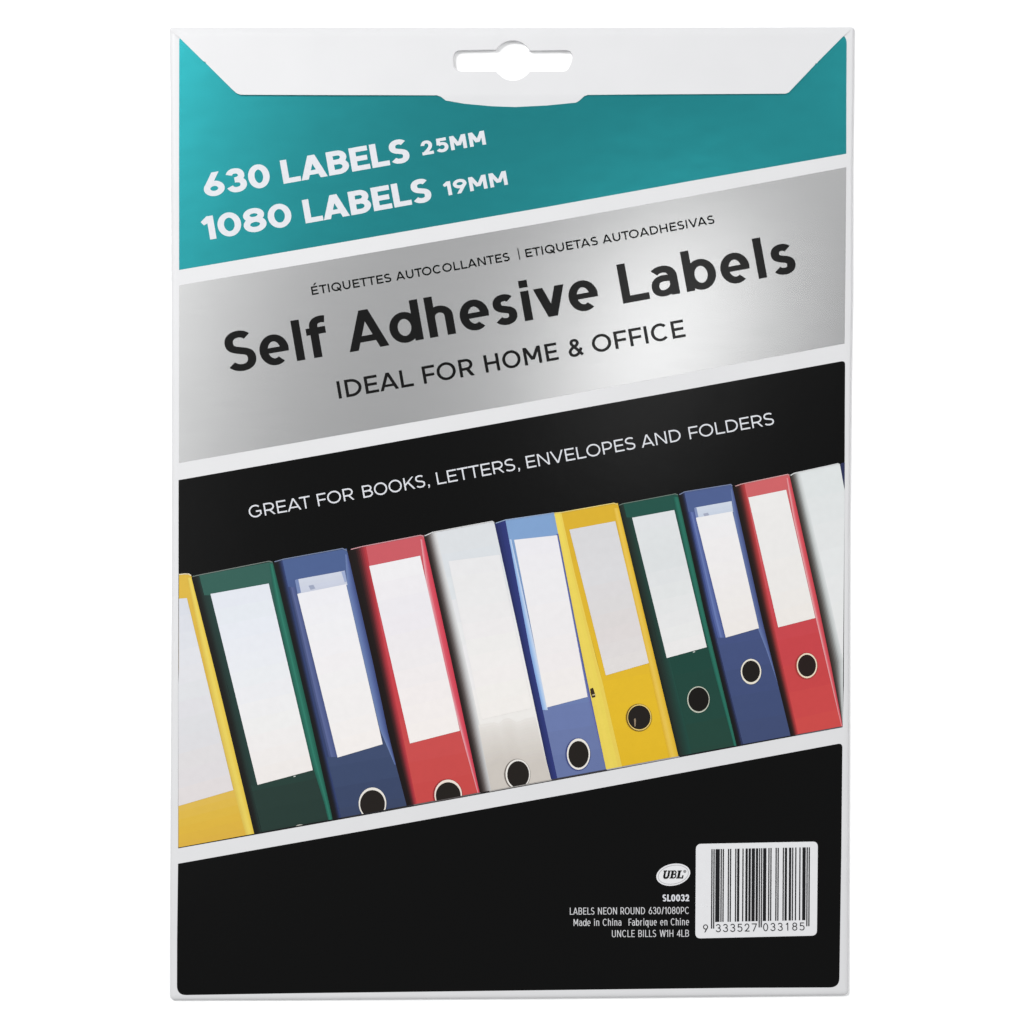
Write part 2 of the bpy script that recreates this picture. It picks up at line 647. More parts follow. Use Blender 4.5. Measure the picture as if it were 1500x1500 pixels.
def capface(outer, hole, z, flip):
    n0 = len(outer)
    vs_ = [Vector(p) for p in outer] + [Vector(p) for p in hole]
    ed = [(i, (i + 1) % n0) for i in range(n0)] + [(n0 + i, n0 + (i + 1) % len(hole)) for i in range(len(hole))]
    ov, oe, of, a1, a2, a3 = delaunay_2d_cdt(vs_, ed, [], 1, 1e-5)

    def inside(p, loop):
        c = False
        for a, b in zip(loop, loop[1:] + loop[:1]):
            if (a[1] > p[1]) != (b[1] > p[1]) and p[0] < (b[0] - a[0]) * (p[1] - a[1]) / (b[1] - a[1]) + a[0]:
                c = not c
        return c
    i = len(v)
    v.extend(P(p, z) for p in ov)
    for t in of:
        c = sum((ov[j] for j in t), Vector((0, 0))) / len(t)
        if inside(c, hole):
            continue
        a, b, d = (Vector(v[i + j]) for j in t[:3])
        up = (b - a).cross(d - a).z > 0
        t = [i + j for j in t]
        f.append(t if up != flip else t[::-1])


LB, LR = [], []
for i, (a, b) in enumerate(zip(OUTB, OUTB[1:] + OUTB[:1])):
    k = max(1, int(math.dist(a, b) / 40))
    for j in range(k):
        LB.append((a[0] + (b[0] - a[0]) * j / k, a[1] + (b[1] - a[1]) * j / k))
        LR.append(OUTR[i] if j == 0 else 0)


def edge_loop(d):
    return rounded(inset(LB, d), [max(.8, r - d) if r else 0 for r in LR], 6)


ROLL = 9.0
prof = []
for i in range(9):                       # from the flat front over the edge and under
    a = math.pi / 2 * i / 8
    prof.append((ROLL * (1 - math.sin(a)), T * .42 + T * .58 * math.cos(a)))
for i in range(1, 7):
    a = math.pi / 2 * i / 6
    prof.append((ROLL * .6 * (1 - math.cos(a)), T * .42 * (1 - math.sin(a)) + .00002))
rings = [ring(edge_loop(d), z) for d, z in prof]
for r0, r1 in zip(rings, rings[1:]):
    bridge(r0, r1)
nsm = len(f)
capface(edge_loop(prof[0][0]), HOLE, prof[0][1], False)
capface(edge_loop(prof[-1][0]), HOLE, prof[-1][1], True)
h0, h1 = ring(HOLE, prof[0][1]), ring(HOLE, prof[-1][1])
bridge(h1, h0)
me = bpy.data.meshes.new('envelope')
me.from_pydata(v, [], f)
me.materials.append(card)
bm = bmesh.new()
bm.from_mesh(me)
bmesh.ops.remove_doubles(bm, verts=bm.verts, dist=1e-7)
bmesh.ops.recalc_face_normals(bm, faces=bm.faces)
bm.to_mesh(me)
bm.free()
for p in me.polygons:
    p.use_smooth = True
me.set_sharp_from_angle(angle=math.radians(50))
env = bpy.data.objects.new('envelope', me)
COL.objects.link(env)
env.parent = packet

# flap folded over the front from the top edge, its tongue tucked into the slit
TK = 0.00045
FL = [(252, 47), (262, 54.5), (297.5, 89.5), (300.2, 91.2), (301.2, 90.6), (302, 93.2), (340, 131), (347, 137.2), (353, 139.4), (500, 139.9), (640, 140)]
TONGUE = [(646, 142), (653, 147.4), (680, 152), (720, 155.6), (754, 156.8), (800, 154.6), (844, 150.4), (848, 148), (856, 141)]
FL += TONGUE + [(861, 139.4), (1000, 138.6), (1150, 137.8), (1155, 136), (1193.5, 95.3), (1194.6, 93.0), (1196.6, 93.2), (1197.6, 91.2), (1233, 55.5), (1249, 41),
                (1000, 40.6), (750, 41), (500, 40.6), (250, 40.6)]


def flap_z(p):
    z = T + TK
    if p[1] < 56:                                  # rolls down over the top fold
        s = max(0.0, (56 - p[1]) / 15.5)
        z -= (TK + T * .45) * (1 - math.sqrt(max(0.0, 1 - min(1, s) ** 2)))
    if 641 < p[0] < 860 and p[1] > 140:            # the tongue dips into the slit
        s = min(1, (p[1] - 140) / 15)
        z -= (TK - .00005) * s
    # the flap lifts a little at its free edge, away from the tongue
    if p[1] > 60:
        lift = max(0.0, min(1.0, abs(p[0] - 750) / 120 - .6))
        z += .0005 * ((p[1] - 60) / 80) * lift
    return z


v, f = [], []
flo = dense(FL, 14)
pts = [Vector(p) for p in flo]
n0 = len(pts)
pts += [Vector(p) for p in HOLE]
nh = len(HOLE)


def inside(p, loop):
    c = False
    for a, b in zip(loop, loop[1:] + loop[:1]):
        if (a[1] > p[1]) != (b[1] > p[1]) and p[0] < (b[0] - a[0]) * (p[1] - a[1]) / (b[1] - a[1]) + a[0]:
            c = not c
    return c


HB = [(p[0] + (4 if p[0] > 751 else -4), p[1] + (4 if p[1] > 89 else -4)) for p in HOLE]
inner = inset(flo[::-1], 5)
for gy in (43, 45, 47, 49, 51.5, 54, 57, 64, 74, 90, 105, 120, 130, 137, 140, 143, 147):
    for gx in range(252, 1250, 16):
        q = (gx + .3, gy + .2)
        if inside(q, flo) and not inside(q, HB) and min(math.dist(q, w) for w in flo) > 5:
            pts.append(Vector(q))
ed = [(i, (i + 1) % n0) for i in range(n0)] + [(n0 + i, n0 + (i + 1) % nh) for i in range(nh)]
ov, oe, of, a1, a2, a3 = delaunay_2d_cdt(pts, ed, [], 1, 1e-5)
top = [P(p, flap_z(p)) for p in ov]
bot = [(x, y, z - TK * .8) for x, y, z in top]
nv = len(ov)
faces = []
for t in of:
    c = sum((ov[j] for j in t), Vector((0, 0))) / len(t)
    if inside(c, HOLE) or not inside(c, flo):
        continue
    a, b, d = (Vector(top[j]) for j in t[:3])
    t = list(t) if (b - a).cross(d - a).z > 0 else list(t)[::-1]
    faces.append(t)
from collections import Counter
ec = Counter()
for t in faces:
    for a, b in zip(t, t[1:] + t[:1]):
        ec[(a, b)] += 1
allf = faces + [[nv + j for j in t[::-1]] for t in faces]
for (a, b) in ec:
    if (b, a) not in ec:
        allf.append([b, a, nv + a, nv + b])
me = bpy.data.meshes.new('flap')
me.from_pydata(top + bot, [], allf)
me.materials.append(card)
for p in me.polygons:
    p.use_smooth = True
me.set_sharp_from_angle(angle=math.radians(40))
flap = bpy.data.objects.new('flap', me)
COL.objects.link(flap)
flap.parent = packet
flap['label'] = 'white top flap with hang hole, tongue tucked into the front'

# ---- teal band
sh = Sheet()
sh.add([rounded([(262.6, 50), (285, 50), (366, 132), (1136, 132), (1216, 50), (1240.3, 50), (1239.8, 140), (1239.6, 225.2), (1020, 263.6), (800, 303.2), (480, 358.4), (262.4, 395.5), (262.3, 220)],
                [10, 0, 0, 0, 0, 14])], teal, Z(1))
teal_o = sh.build('teal_band', packet)
for txt, ws in (('white lettering reading 630 LABELS 25MM',
                 [('630', (300.6, 289.2), (397.6, 272.6), 34.4, .222, 1.25, 1.1, .9), ('LABELS', (415.6, 269.4), (601.5, 236.6), 34.6, .208, 1.32, 1.12),
                  ('25MM', (618.7, 227.9), (712.3, 211.4), 20.6, .212, 1.25, 1.04, 1.1)]),
                ('white lettering reading 1080 LABELS 19MM',
                 [('1080', (298.6, 352.6), (429.4, 330.2), 34.4, .222, 1.25, 1.1, .9), ('LABELS', (448.0, 327.4), (633.5, 294.3), 34.6, .208, 1.32, 1.12),
                  ('19MM', (651.5, 287.4), (744.3, 270.3), 20.6, .212, 1.25, 1.04, 1.1)])):
    sh = Sheet()
    for w in ws:
        sh.letters(word(*w), white_ink, Z(3))
    sh.build('lettering', teal_o, txt)

# ---- silver band
sh = Sheet()
sh.add([[(262.4, 417.9), (480, 381.2), (800, 326.0), (1020, 286), (1239.6, 244.9), (1238.6, 380), (1237.2, 503.2), (1000, 547.5), (750, 593.2), (500, 636.8), (262.2, 678.3)]],
       foil, Z(1))
silver_o = sh.build('silver_band', packet)
LG = (.15, 1.0, 1.0)
for txt, ws in (('small black lettering reading ÉTIQUETTES AUTOCOLLANTES | ETIQUETAS AUTOADHESIVAS',
                 [('ÉTIQUETTES', (457.2, 432.4), (573.9, 412.6), 12.6, .182), ('AUTOCOLLANTES', (580.7, 411.3), (747.4, 382.0), 12.6, .182),
                  ('|', (760.6, 379.4), (762.2, 379.1), 12.6, .12), ('ETIQUETAS', (770.7, 377.4), (876.6, 358.6), 12.6, .182),
                  ('AUTOADHESIVAS', (883.2, 357.2), (1047.2, 327.3), 12.6, .182)]),
                ('large bold black lettering reading Self Adhesive Labels',
                 [('Self', (335, 546.2), (484, 520.6), 58, .175, 1.22, 1.02, 1.5), ('Adhesive', (512.3, 516.1), (879.4, 451.1), 58, .175, 1.22, 1.02, 1.5),
                  ('Labels', (913, 445), (1167.6, 398.4), 58, .175, 1.22, 1.02, 1.5)]),
                ('black lettering reading IDEAL FOR HOME & OFFICE',
                 [('IDEAL', (496.7, 584.2), (606.8, 565.2), 25.8, .158, 1.12), ('FOR', (621.4, 562.5), (695.8, 549.4), 25.8, .158, 1.12),
                  ('HOME', (712, 546.1), (819.1, 526.7), 25.8, .158, 1.12), ('&', (834.0, 524.0), (855.2, 520.4), 25.8, .158, 1.12),
                  ('OFFICE', (869.3, 517.4), (1004.8, 493.2), 25.8, .158, 1.12)])):
    sh = Sheet()
    for w in ws:
        sh.letters(word(*w), title_ink, Z(3))
    sh.build('lettering', silver_o, txt)

# ---- black band with the slogan
sh = Sheet()
sh.add([rounded([(261.6, 703.3), (500, 661.2), (750, 616.4), (1000, 571.5), (1238, 528.2), (1237.6, 600), (1237.4, 650), (261.5, 815)], [0, 0, 0, 0, 6])], black, Z(1))
black_o = sh.build('black_band', packet)
sh = Sheet()
for w in (('GREAT', (366, 759.2), (456.2, 743.6)), ('FOR', (466.5, 741.6), (519.4, 731.6)), ('BOOKS,', (532.7, 729.6), (630.6, 711.6)),
          ('LETTERS,', (641.2, 710), (762.8, 687.4)), ('ENVELOPES', (772.5, 686.1), (931.5, 657.3)), ('AND', (940.5, 656), (998.4, 645.6)),
          ('FOLDERS', (1010.7, 643.5), (1134.5, 621.6))):
    sh.letters(word(w[0], w[1], w[2], 18.0, .12), white_ink, Z(3))
sh.build('lettering', black_o, 'thin white lettering reading GREAT FOR BOOKS, LETTERS, ENVELOPES AND FOLDERS')


# ---- the printed picture: a row of lever arch binders, flat ink on the card
def clip(poly, a, b):
    """keep the part to the left (picture y down: above) of a->b"""
    sd = lambda p: (b[0] - a[0]) * (p[1] - a[1]) - (b[1] - a[1]) * (p[0] - a[0])
    out = []
    for p, q in zip(poly, poly[1:] + poly[:1]):
        sp, sq = sd(p), sd(q)
        if sp <= 0:
            out.append(p)
        if (sp < 0 < sq) or (sq < 0 < sp):
            s = sp / (sp - sq)
            out.append((p[0] + (q[0] - p[0]) * s, p[1] + (q[1] - p[1]) * s))
    return out


def crop(poly):
    poly = clip(poly, (261.2, 1241.4), (1234, 1063.8))     # bottom edge of the picture
    if len(poly) > 2:
        poly = clip(poly, (261.2, 1400), (262.2, 600)) if False else [(max(262.2 if p[1] < 1000 else 261.4, p[0]), p[1]) for p in poly]
        poly = [(min(1237.4 - max(0, p[1] - 700) * .0088, p[0]), p[1]) for p in poly]
    return poly


def at(line, y):
    """x on a polyline at height y (extrapolates)"""
    for (x0, y0), (x1, y1) in zip(line, line[1:]):
        if y <= y1 or (x1, y1) == line[-1]:
            return x0 + (x1 - x0) * (y - y0) / (y1 - y0)


def mix(a, b, s):
    return tuple(int(round(a[i] + (b[i] - a[i]) * s)) for i in range(3))


def band(sheet, left, right, y0, y1, cols, k, n=8):
    """strip between two edge lines from y0 to y1; ink changes across it through cols"""
    n = max(1, n) if len(cols) > 1 else 1
    ya, yb_ = y0 if isinstance(y0, tuple) else (y0, y0)
    ys = lambda s: [ya + (yb_ - ya) * s + (y1 - ya - (yb_ - ya) * s) * i / 6 for i in range(7)]
    for j in range(n):
        s0, s1 = j / n, (j + 1) / n
        m = (j + .5) / n * (len(cols) - 1)
        i = min(int(m), len(cols) - 2) if len(cols) > 1 else 0
        c = mix(cols[i], cols[i + 1], m - i) if len(cols) > 1 else cols[0]
        L = [(at(left, y) * (1 - s0) + at(right, y) * s0, y) for y in ys(s0)]
        R = [(at(left, y) * (1 - s1) + at(right, y) * s1, y) for y in ys(s1)]
        sheet.add([crop(L + R[::-1])], ink(*c), Z(k))


def vgrad(sheet, tl, tr, br, bl, cols, k, n=10, wob=0.0):
    """quad whose ink changes from its top edge to its bottom edge"""
    lerp = lambda a, b, s: (a[0] + (b[0] - a[0]) * s, a[1] + (b[1] - a[1]) * s)
    n = n if len(cols) > 1 else 1
    for j in range(n):
        s0, s1 = j / n, (j + 1) / n
        m = (j + .5) / n * (len(cols) - 1)
        i = min(int(m), len(cols) - 2) if len(cols) > 1 else 0
        c = mix(cols[i], cols[i + 1], m - i) if len(cols) > 1 else cols[0]
        sheet.add([crop([lerp(tl, bl, s0), lerp(tr, br, s0), lerp(tr, br, s1), lerp(tl, bl, s1)])], ink(*c), Z(k))


def spine(sheet, left, right, tl, tr, cols, k=2, n=14):
    """the face of a binder: from its slanted top edge to the foot of the picture"""
    sl = (tr[1] - tl[1]) / (tr[0] - tl[0])
    yb = 1245
    for j in range(n):
        s0, s1 = j / n, (j + 1) / n
        m = (j + .5) / n * (len(cols) - 1)
        i = min(int(m), len(cols) - 2)
        c = mix(cols[i], cols[i + 1], m - i)
        q = []
        for s in (s0, s1):
            y = tl[1] + (yb - tl[1]) * s
            xl = at(left, y)
            yr = y + sl * (tr[0] - tl[0])
            xr = at(right, yr)
            q.append(((xl, y), (xr, yr)))
        sheet.add([crop([q[0][0], q[0][1], q[1][1], q[1][0]])], ink(*c), Z(k))


def eye(sheet, c, ro, ri, off, k, ring=(232, 226, 216), hole=(38, 34, 31), rim=None):
    if rim:
        sheet.add([crop(arc(c[0] - .8, c[1] + .3, ro[0] + 1.3, ro[1] + 1.0, 0, 360, 40)[:-1])], ink(*rim), Z(k))
    sheet.add([crop(arc(c[0], c[1], ro[0], ro[1], 0, 360, 40)[:-1])], ink(*ring), Z(k + 1))
    sheet.add([crop(arc(c[0] + off[0], c[1] + off[1], ri[0], ri[1], 0, 360, 40)[:-1])], ink(*hole), Z(k + 2))


def topline(sheet, pts, w, col, k):
    sheet.add([crop(q) for q in stroke(pts, w)], ink(*col), Z(k))


pic = Sheet()
pic.add([[(261.5, 815), (1237.4, 650), (1236, 1000), (1234.2, 1065), (995.2, 1109.5), (888.5, 1129.6), (565, 1188.6), (261, 1242.7), (261.4, 900)]], black, Z(1))
# thin foot line of the shelf behind the binders
for x0, x1, c in ((372, 500, (30, 30, 30)), (500, 606, (52, 52, 56)), (606, 704, (110, 104, 104)), (704, 717, (40, 36, 34)), (717, 808, (176, 172, 168)), (808, 889, (70, 68, 74)), (889, 995, (165, 165, 172)),
                  (995, 1165, (32, 32, 34)), (1165, 1234, (86, 84, 92))):
    yb = lambda x: 1241.4 + (1063.8 - 1241.4) * (x - 261.2) / (1234 - 261.2)
    pic.add([[(x0, yb(x0) - .2), (x1, yb(x1) - .2), (x1, yb(x1) + 1.6), (x0, yb(x0) + 1.6)]], ink(*c), Z(2))
pic_o = pic.build('binder_picture', packet, 'printed picture of a slanting row of lever arch binders on black')

GAP = (30, 28, 27)


def binder(label, fn):
    s = Sheet()
    fn(s)
    s.build('printed_binder', pic_o, label)


def b1(s):
    R = [(280, 844), (324, 1019), (373, 1223.5), (378, 1245)]
    I = [(273.8, 842), (310, 1019), (342, 1157), (361, 1224), (366, 1245)]
    s.add([crop([(262, 842), (270, 840.8), (277, 841), (281, 845), (300, 924), (324, 1019), (349, 1122), (373, 1223.5), (372, 1250), (261, 1250)])], ink(224, 184, 68), Z(2))
    vgrad(s, (261, 1178), (345, 1155), (364, 1224), (261, 1246), [(226, 188, 84), (226, 184, 62), (224, 178, 66)], 3, 6)
    band(s, I, R, 846, 1245, [(222, 190, 80), (238, 214, 96), (230, 196, 70)], 4, 6)
    vgrad(s, (261, 877), (273.8, 876), (342, 1157.2), (261, 1180.7), [(216, 219, 228), (226, 227, 231), (222, 221, 224), (226, 220, 220)], 5, 12)
    topline(s, [(262, 841.6), (270, 840.6), (277, 840.9), (280, 843.2)], 1.4, (240, 225, 190), 6)


def b2(s):
    R0 = [(280, 844), (324, 1019), (373, 1223.5), (378, 1245)]
    L = [(292, 844), (337, 1019), (384.5, 1223), (389, 1245)]
    I = [(394.3, 822.7), (396, 854.7), (432.7, 1019), (458.3, 1128), (484, 1203), (492, 1245)]
    R = [(399.7, 824), (446.6, 1019), (488.2, 1203), (497, 1245)]
    spine(s, L, R, (290, 843), (397, 822.6), [(54, 98, 88), (48, 92, 82), (38, 76, 68), (42, 74, 66), (42, 63, 57), (40, 58, 52)])
    band(s, R0, L, (846, 843), 1245, [GAP, (33, 34, 32), (40, 58, 54)], 3, 6)
    band(s, L, [(308, 844), (352, 1019), (400, 1223), (405, 1245)], 872, 1150, [(40, 58, 54), (40, 72, 65)], 4, 5)
    band(s, I, R, 826, 1245, [(36, 92, 78), (48, 124, 104), (34, 92, 76)], 5, 5)
    vgrad(s, (308.4, 870), (393.7, 854.7), (458.3, 1128), (377.3, 1149.7), [(226, 229, 237), (231, 234, 240), (235, 236, 239), (240, 238, 237), (240, 234, 231)], 6, 12)
    topline(s, [(282, 844.5), (292, 842.2), (394.3, 822.0), (399, 823.4)], 1.2, (120, 130, 124), 7)
    eye(s, (440.5, 1221), (12.5, 13.6), (11, 11.4), (.6, .8), 8, (190, 188, 178))
    topline(s, [(430, 1137.5), (433, 1136.8)], 1.6, (200, 206, 200), 7)


def b3(s):
    G = [(399.7, 824), (446.6, 1019), (488.2, 1203), (497, 1245)]
    L = [(413.5, 820.5), (457.5, 1019), (500.5, 1201), (510, 1245)]
    I = [(505.5, 806), (507, 855.7), (544.7, 1019), (561.5, 1090), (577.6, 1118), (594, 1182)]
    R = [(508.5, 807), (548.3, 979), (571.7, 1089), (596.3, 1182), (612, 1245)]
    spine(s, L, R, (414, 820), (506, 803.5), [(78, 99, 148), (74, 92, 142), (68, 82, 126), (66, 80, 122), (64, 78, 114), (60, 73, 105), (60, 71, 100)])
    band(s, G, L, (824.5, 820.4), 1245, [(26, 32, 32), GAP, (30, 30, 36), (40, 48, 78), (56, 72, 124)], 3, 8)
    band(s, [(424, 848), (435.5, 870), (471, 1019), (494.6, 1109)], [(435, 848), (446, 870), (480, 1019), (500, 1109)], 870, 1109, [(60, 74, 124), (106, 122, 168)], 4, 4)
    band(s, L, [(428, 848), (436, 870), (471, 1019), (494.6, 1109)], 860, 1109, [(48, 60, 98), (92, 104, 152), (74, 86, 136)], 4, 5)
    band(s, I, R, 812, 1120, [(112, 134, 180), (92, 110, 164), (62, 76, 128)], 4, 6)
    vgrad(s, (434.9, 848.7), (505.3, 835.9), (509, 857), (437, 872), [(208, 213, 226), (200, 205, 222)], 5, 4)
    s.add([crop([(432, 849.5), (437, 848.4), (441, 868), (436, 870)])], ink(120, 138, 184), Z(6))
    s.add([crop([(452, 858), (459, 856.5), (462, 862), (455, 864)])], ink(158, 166, 190), Z(6))
    s.add([crop([(500, 837.5), (505.3, 836.2), (508, 852), (505, 853)])], ink(158, 172, 208), Z(6))
    vgrad(s, (435.5, 870), (507, 855.7), (560.7, 1090), (494.6, 1109.6), [(236, 236, 240), (240, 238, 240), (242, 239, 238), (244, 239, 236)], 7, 10)
    topline(s, [(402, 823), (415.7, 819), (502, 803.4), (508, 806.4)], 1.3, (120, 132, 160), 8)
    eye(s, (545.7, 1176.8), (20.2, 23.4), (18.2, 20.4), (0, .8), 8, (236, 231, 222))


def b4(s):
    G = [(508.5, 807), (548.3, 979), (571.7, 1089), (596.3, 1182), (612, 1245)]
    L = [(531, 801), (564.3, 979), (606, 1180), (620, 1245)]
    I = [(616, 786), (616, 814), (650.7, 979), (674.2, 1070), (700, 1163)]
    R = [(620.8, 786), (663.5, 979), (703, 1162.7), (721, 1245)]
    spine(s, L, R, (529, 801.4), (618, 784), [(206, 92, 100), (208, 82, 90), (206, 70, 80), (206, 66, 74), (208, 78, 77), (206, 74, 72), (204, 66, 64)])
    band(s, G, [(x + 5, y) for x, y in L], (807, 800.5), 1245, [(34, 24, 24), (30, 26, 25), (36, 27, 27), (78, 36, 38), (150, 48, 56), (196, 60, 68)], 3, 11)
    band(s, I, R, 790, 1166, [(232, 176, 182), (220, 84, 100), (208, 60, 78)], 4, 5)
    vgrad(s, (540.8, 829.2), (615.5, 814), (673.7, 1070.3), (600.5, 1089), [(240, 238, 240), (236, 233, 237), (238, 234, 236), (243, 237, 236), (245, 239, 236)], 5, 10)
    topline(s, [(514, 804.8), (531.2, 800.4), (616.5, 784), (620.5, 785.6)], 1.3, (206, 150, 156), 6)
    eye(s, (656.6, 1164.2), (20.2, 22.4), (18.2, 19.4), (0, .9), 8, (240, 226, 214), rim=(150, 42, 46))


def b5(s):
    G = [(620.8, 786), (663.5, 979), (703, 1162.7), (721, 1245)]
    L = [(633, 781), (679, 979), (717, 1160), (734, 1245)]
    R = [(724.3, 767), (758.4, 920), (807, 1145), (828, 1245)]
    spine(s, L, R, (632, 780.4), (722.5, 764), [(220, 223, 226), (219, 223, 227), (233, 233, 234), (238, 236, 236), (240, 237, 234), (236, 233, 228), (220, 216, 210), (206, 198, 190)])
    band(s, G, [(x + 6, y) for x, y in L], (786, 779.5), 1245, [(36, 28, 27), (52, 44, 42), (92, 84, 82), (150, 146, 145), (196, 196, 196), (226, 226, 226)], 3, 11)
    vgrad(s, (657, 822), (731.7, 812.5), (779.5, 1037), (706, 1054), [(232, 232, 233), (236, 234, 234), (241, 238, 236), (243, 239, 235)], 4, 10)
    fold = [(706, 1062), (724, 1058), (731, 1060), (738, 1053), (746, 1052), (757, 1058), (769, 1053), (781, 1050)]
    for q in range(0, 62, 4):
        c = mix((233, 229, 224), (207, 200, 192), (q / 60) ** .75)
        ls = [(at(L, y + q) + 4, y + q) if i == 0 else (x + q * .2, y + q * (1 + .03 * (i - 4))) for i, (x, y) in enumerate(fold)]
        ls[-1] = (at(R, ls[-1][1]) - 3, ls[-1][1])
        s.add([crop(ls + [(812, 1160), (800, 1200), (730, 1200), (720, 1160)])], ink(*c), Z(4) + .000001 * q)
    topline(s, [(622, 785), (633.6, 779.8), (721, 763.6), (724, 766)], 1.4, (214, 214, 214), 6)
    eye(s, (758.6, 1134), (18, 21.8), (16, 19.6), (.4, .3), 8, (238, 234, 228), rim=(120, 112, 106))


def b6(s):
    N = [(724.3, 767), (758.4, 920), (807, 1145), (828, 1245)]
    L = [(740.3, 762), (777.6, 960), (817, 1143), (838, 1245)]
    R = [(811.7, 752), (818, 782), (852.3, 960), (888.5, 1130), (912, 1245)]
    spine(s, L, R, (740.3, 761.8), (811.7, 751.4), [(128, 164, 210), (122, 154, 202), (114, 140, 190), (110, 128, 180), (107, 122, 172), (102, 116, 164), (94, 108, 154)])
    band(s, N, L, (766.6, 762), 1245, [(38, 44, 92), (46, 56, 116), (50, 58, 124)], 3, 4)
    band(s, L, [(749, 790), (786, 960), (802, 1037), (804, 1050)], 790, 1040, [(128, 166, 222), (168, 198, 236), (206, 218, 238)], 4, 5)
    band(s, [(815, 784), (849, 960), (860.8, 1020), (888, 1130)], R, 782, 1128, [(120, 130, 186), (74, 84, 150)], 4, 3)
    vgrad(s, (753, 790.8), (816, 784), (860.8, 1020.7), (801, 1036.3), [(236, 234, 238), (238, 236, 238), (240, 236, 236), (243, 238, 235)], 5, 10)
    topline(s, [(726, 766.4), (740.3, 761.6), (811.7, 751.2)], 1.2, (150, 170, 200), 6)
    eye(s, (847.4, 1104.5), (17, 22.9), (14.8, 19.6), (0, .4), 8, (238, 234, 226), rim=(62, 72, 130))


def b7(s):
    B = [(811.7, 752), (818, 782), (852.3, 960), (888.5, 1130), (912, 1245)]
    L = [(822.4, 751), (848, 867.2), (879, 984), (911, 1122.7), (940, 1245)]
    R = [(905.6, 740), (957.9, 959), (994.1, 1108.8), (1026, 1245)]
    band(s, B, L, (752.4, 751), 1245, [(238, 212, 88), (240, 216, 90), (234, 206, 84)], 3, 4)
    spine(s, L, R, (822.4, 751.2), (902.6, 737), [(222, 178, 46), (226, 182, 46), (230, 186, 44), (234, 190, 40), (232, 186, 38), (228, 180, 38)])
    band(s, [(898, 740), (901.3, 763), (945, 950), (978, 1100), (1012, 1245)], R, 744, 1245, [(226, 180, 48), (238, 200, 84), (234, 194, 66), (224, 178, 44)], 4, 6)
    vgrad(s, (834.1, 775.9), (901.3, 763.3), (950.4, 971.2), (887.5, 989.3), [(216, 215, 217), (220, 219, 221), (222, 217, 216), (228, 223, 221)], 5, 10)
    topline(s, [(812, 751.6), (822.4, 750.6), (899.2, 737), (905, 739)], 1.2, (240, 216, 130), 6)
    eye(s, (936.5, 1050.8), (17.6, 19.2), (16.4, 17.6), (-.2, 0), 8, (236, 206, 118), rim=(120, 92, 36))
    s.add([crop([(928.6, 1053), (930.6, 1052), (931.6, 1055), (930.8, 1064), (929.4, 1064)])], ink(150, 132, 108), Z(11))
    s.add([crop([(864.5, 1009), (868.6, 1007.4), (871.4, 1016), (872, 1021), (867.5, 1022), (865, 1015)])], ink(58, 46, 34), Z(6))
    s.add([crop([(867.4, 1017.4), (872, 1016.4), (872.2, 1018), (867.8, 1019)])], ink(204, 190, 150), Z(7))


def b8(s):
    G = [(905.6, 740), (957.9, 959), (994.1, 1108.8), (1026, 1245)]
    L = [(913, 738), (968, 959), (1000, 1105), (1030, 1245)]
    I = [(986, 726), (988.5, 747), (1027, 909), (1036.2, 948), (1075, 1092)]
    R = [(993, 725.6), (1034.3, 909), (1079, 1092), (1114, 1245)]
    spine(s, L, R, (911, 738.4), (990.4, 723.4), [(36, 86, 75), (36, 82, 71), (32, 72, 62), (36, 74, 64), (40, 71, 60), (48, 78, 60)])
    band(s, G, L, (740.4, 738.4), 1245, [(28, 34, 30), (38, 48, 42), (38, 56, 50)], 3, 4)
    band(s, L, [(926, 738), (980, 959), (1014, 1105), (1040, 1245)], 758, 1245, [(38, 56, 50), (36, 78, 68)], 4, 5)
    band(s, I, R, 728, 1245, [(32, 90, 76), (46, 120, 102), (38, 100, 82)], 5, 4)
    vgrad(s, (925.9, 758.4), (987.7, 747), (1035.3, 947.9), (976.7, 963.9), [(224, 226, 228), (222, 225, 226), (230, 231, 231), (238, 236, 234)], 6, 10)
    topline(s, [(907, 740), (912, 738), (989.2, 723.4), (993, 725)], 1.1, (110, 128, 118), 7)
    eye(s, (1023, 1024.7), (16.4, 19.4), (15, 17.6), (.2, -.3), 8, (196, 200, 184), (28, 26, 24))
    topline(s, [(1015, 955.4), (1018, 954.4)], 1.6, (190, 200, 192), 7)


